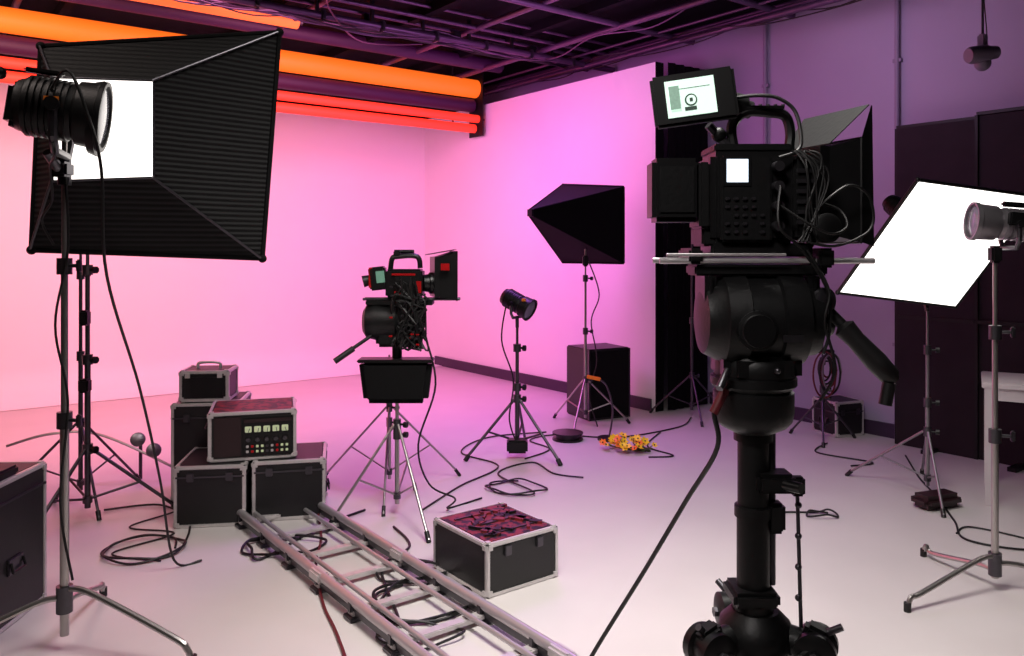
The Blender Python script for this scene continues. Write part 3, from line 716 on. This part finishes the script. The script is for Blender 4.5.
floorcable('floor_cable', [(coil(-.42, 3.62, .22, 2.6, .9, [(-.65, 4.0), (-.55, 4.3), (-.68, 4.6)]), .007, 'rubber'),
    (coil(-.5, 3.95, .17, 1.6, .7), .006, 'rubber'), (coil(-.38, 3.3, .16, 1.6, .7), .006, 'rubber')])
floorcable('floor_cable', [([(-1.15, 4.75, .02), (-1.05, 4.4, .0), (-.98, 4.0, .02), (-.85, 3.6, 0), (-.72, 3.3, .0), (-.62, 3.0, 0), (-.6, 2.6, 0)], .007, 'redcable')])
floorcable('floor_cable', [(coil(.02, 5.35, .2, 1.8, .8, [(-.1, 5.7), (.15, 6.0), (.3, 5.7), (.5, 5.6)]), .006, 'rubber'),
    ([(.1, 6.1, 0), (.3, 6.4, 0), (.15, 6.7, 0), (.4, 6.9, 0), (.9, 6.8, 0), (1.5, 7.2, 0), (1.7, 7.6, 0)], .006, 'rubber')])
floorcable('floor_cable', [([(-.55, 4.9, 0), (-.35, 5.4, 0), (-.1, 5.9, 0), (-.4, 6.3, 0), (-.2, 6.8, 0), (.3, 7.0, 0)], .006, 'rubber')])
floorcable('floor_cable', [([(3.05, 6.2, 0), (2.85, 5.6, 0), (2.75, 5.2, 0), (2.6, 4.7, 0), (2.5, 4.4, 0), (2.75, 4.25, 0), (3.0, 4.4, 0)], .006, 'rubber'),
    ([(2.5, 4.5, 0), (2.65, 4.6, 0), (2.9, 4.3, 0), (2.7, 4.1, 0), (2.6, 3.9, 0)], .005, 'rubber')])
floorcable('floor_cable', [(coil(1.86, 4.8, .09, 1.3, .6, [(1.6, 4.85), (1.35, 4.7)]), .006, 'rubber')])
floorcable('floor_cable', [([(1.3, 7.0, 0), (1.1, 6.5, 0), (1.25, 6.2, 0), (1.05, 6.15, 0)], .006, 'rubber'), ([(2.6, 6.6, 0), (2.4, 6.3, 0), (2.7, 6.0, 0), (2.5, 5.9, 0)], .006, 'rubber')])

for t in ALL: t.finish()

# ------------------------------------------------------------ lights
def area(name, loc, tgt, size, e, col, sy=None, spread=None):
    l = bpy.data.lights.new(name, 'AREA'); l.energy = e; l.color = col; l.size = size
    if sy: l.shape = 'RECTANGLE'; l.size_y = sy
    if spread: l.spread = math.radians(spread)
    o = bpy.data.objects.new(name, l); bpy.context.collection.objects.link(o)
    o.location = loc; o.rotation_euler = (Vector(tgt)-Vector(loc)).to_track_quat('-Z', 'Y').to_euler()
    return o
area('cyc_wash_rose', (.3, 6.6, 3.0), (.5, 9.8, 1.4), 1.5, 90, (1, .40, .38), spread=150)
area('cyc_wash_pink', (3.1, 6.6, 3.0), (3.2, 9.8, 1.3), 1.5, 74, (1, .29, .47), spread=150)
area('cyc_wash_magenta', (3.6, 6.6, 2.9), (5.9, 7.3, 1.5), 1.4, 58, (.88, .19, .76), spread=150)
area('cyc_floor_pink', (2.0, 6.6, 3.7), (1.6, 7.4, 0), 1.6, 32, (1, .34, .55), spread=110)
area('wall_wash_violet', (4.9, 3.4, 3.4), (6.7, 3.6, 3.0), 1.0, 13, (.68, .44, .74), spread=150)
area('overhead_white', (2.0, 2.0, 3.88), (2.6, 2.6, 0), 1.5, 100, (1, .95, .90), spread=100)
area('overhead_left', (-.4, 3.6, 3.88), (.2, 4.2, 0), 1.2, 20, (1, .84, .77), spread=120)
area('grid_glow_violet', (4.6, 4.6, 2.9), (4.8, 6.8, 3.9), .8, 18, (.75, .32, .8), spread=140)
area('floor_violet', (4.2, 5.6, 3.7), (3.6, 5.6, 0), .8, 36, (.62, .2, 1), spread=110)
area('camera_front_fill', (-.6, .4, 3.6), (1.7, 1.4, 1.5), .5, 7, (1, .93, .9), spread=60)  # unseen fill added to bring out detail on the cinema camera

w = bpy.data.worlds.new('studio_world'); bpy.context.scene.world = w; w.use_nodes = True
w.node_tree.nodes['Background'].inputs[0].default_value = (.02, .015, .025, 1); w.node_tree.nodes['Background'].inputs[1].default_value = .5

# ------------------------------------------------------------ camera
cd = bpy.data.cameras.new('camera'); cam = bpy.data.objects.new('camera', cd); bpy.context.collection.objects.link(cam)
cd.sensor_width = 36; cd.lens = 36*800/1024; cd.shift_y = -78/1024; cd.clip_start = .05
cam.location = (0, 0, 1.6); cam.rotation_euler = (math.radians(90), 0, YAW)
bpy.context.scene.camera = cam
bpy.context.scene.view_settings.view_transform = 'Standard'
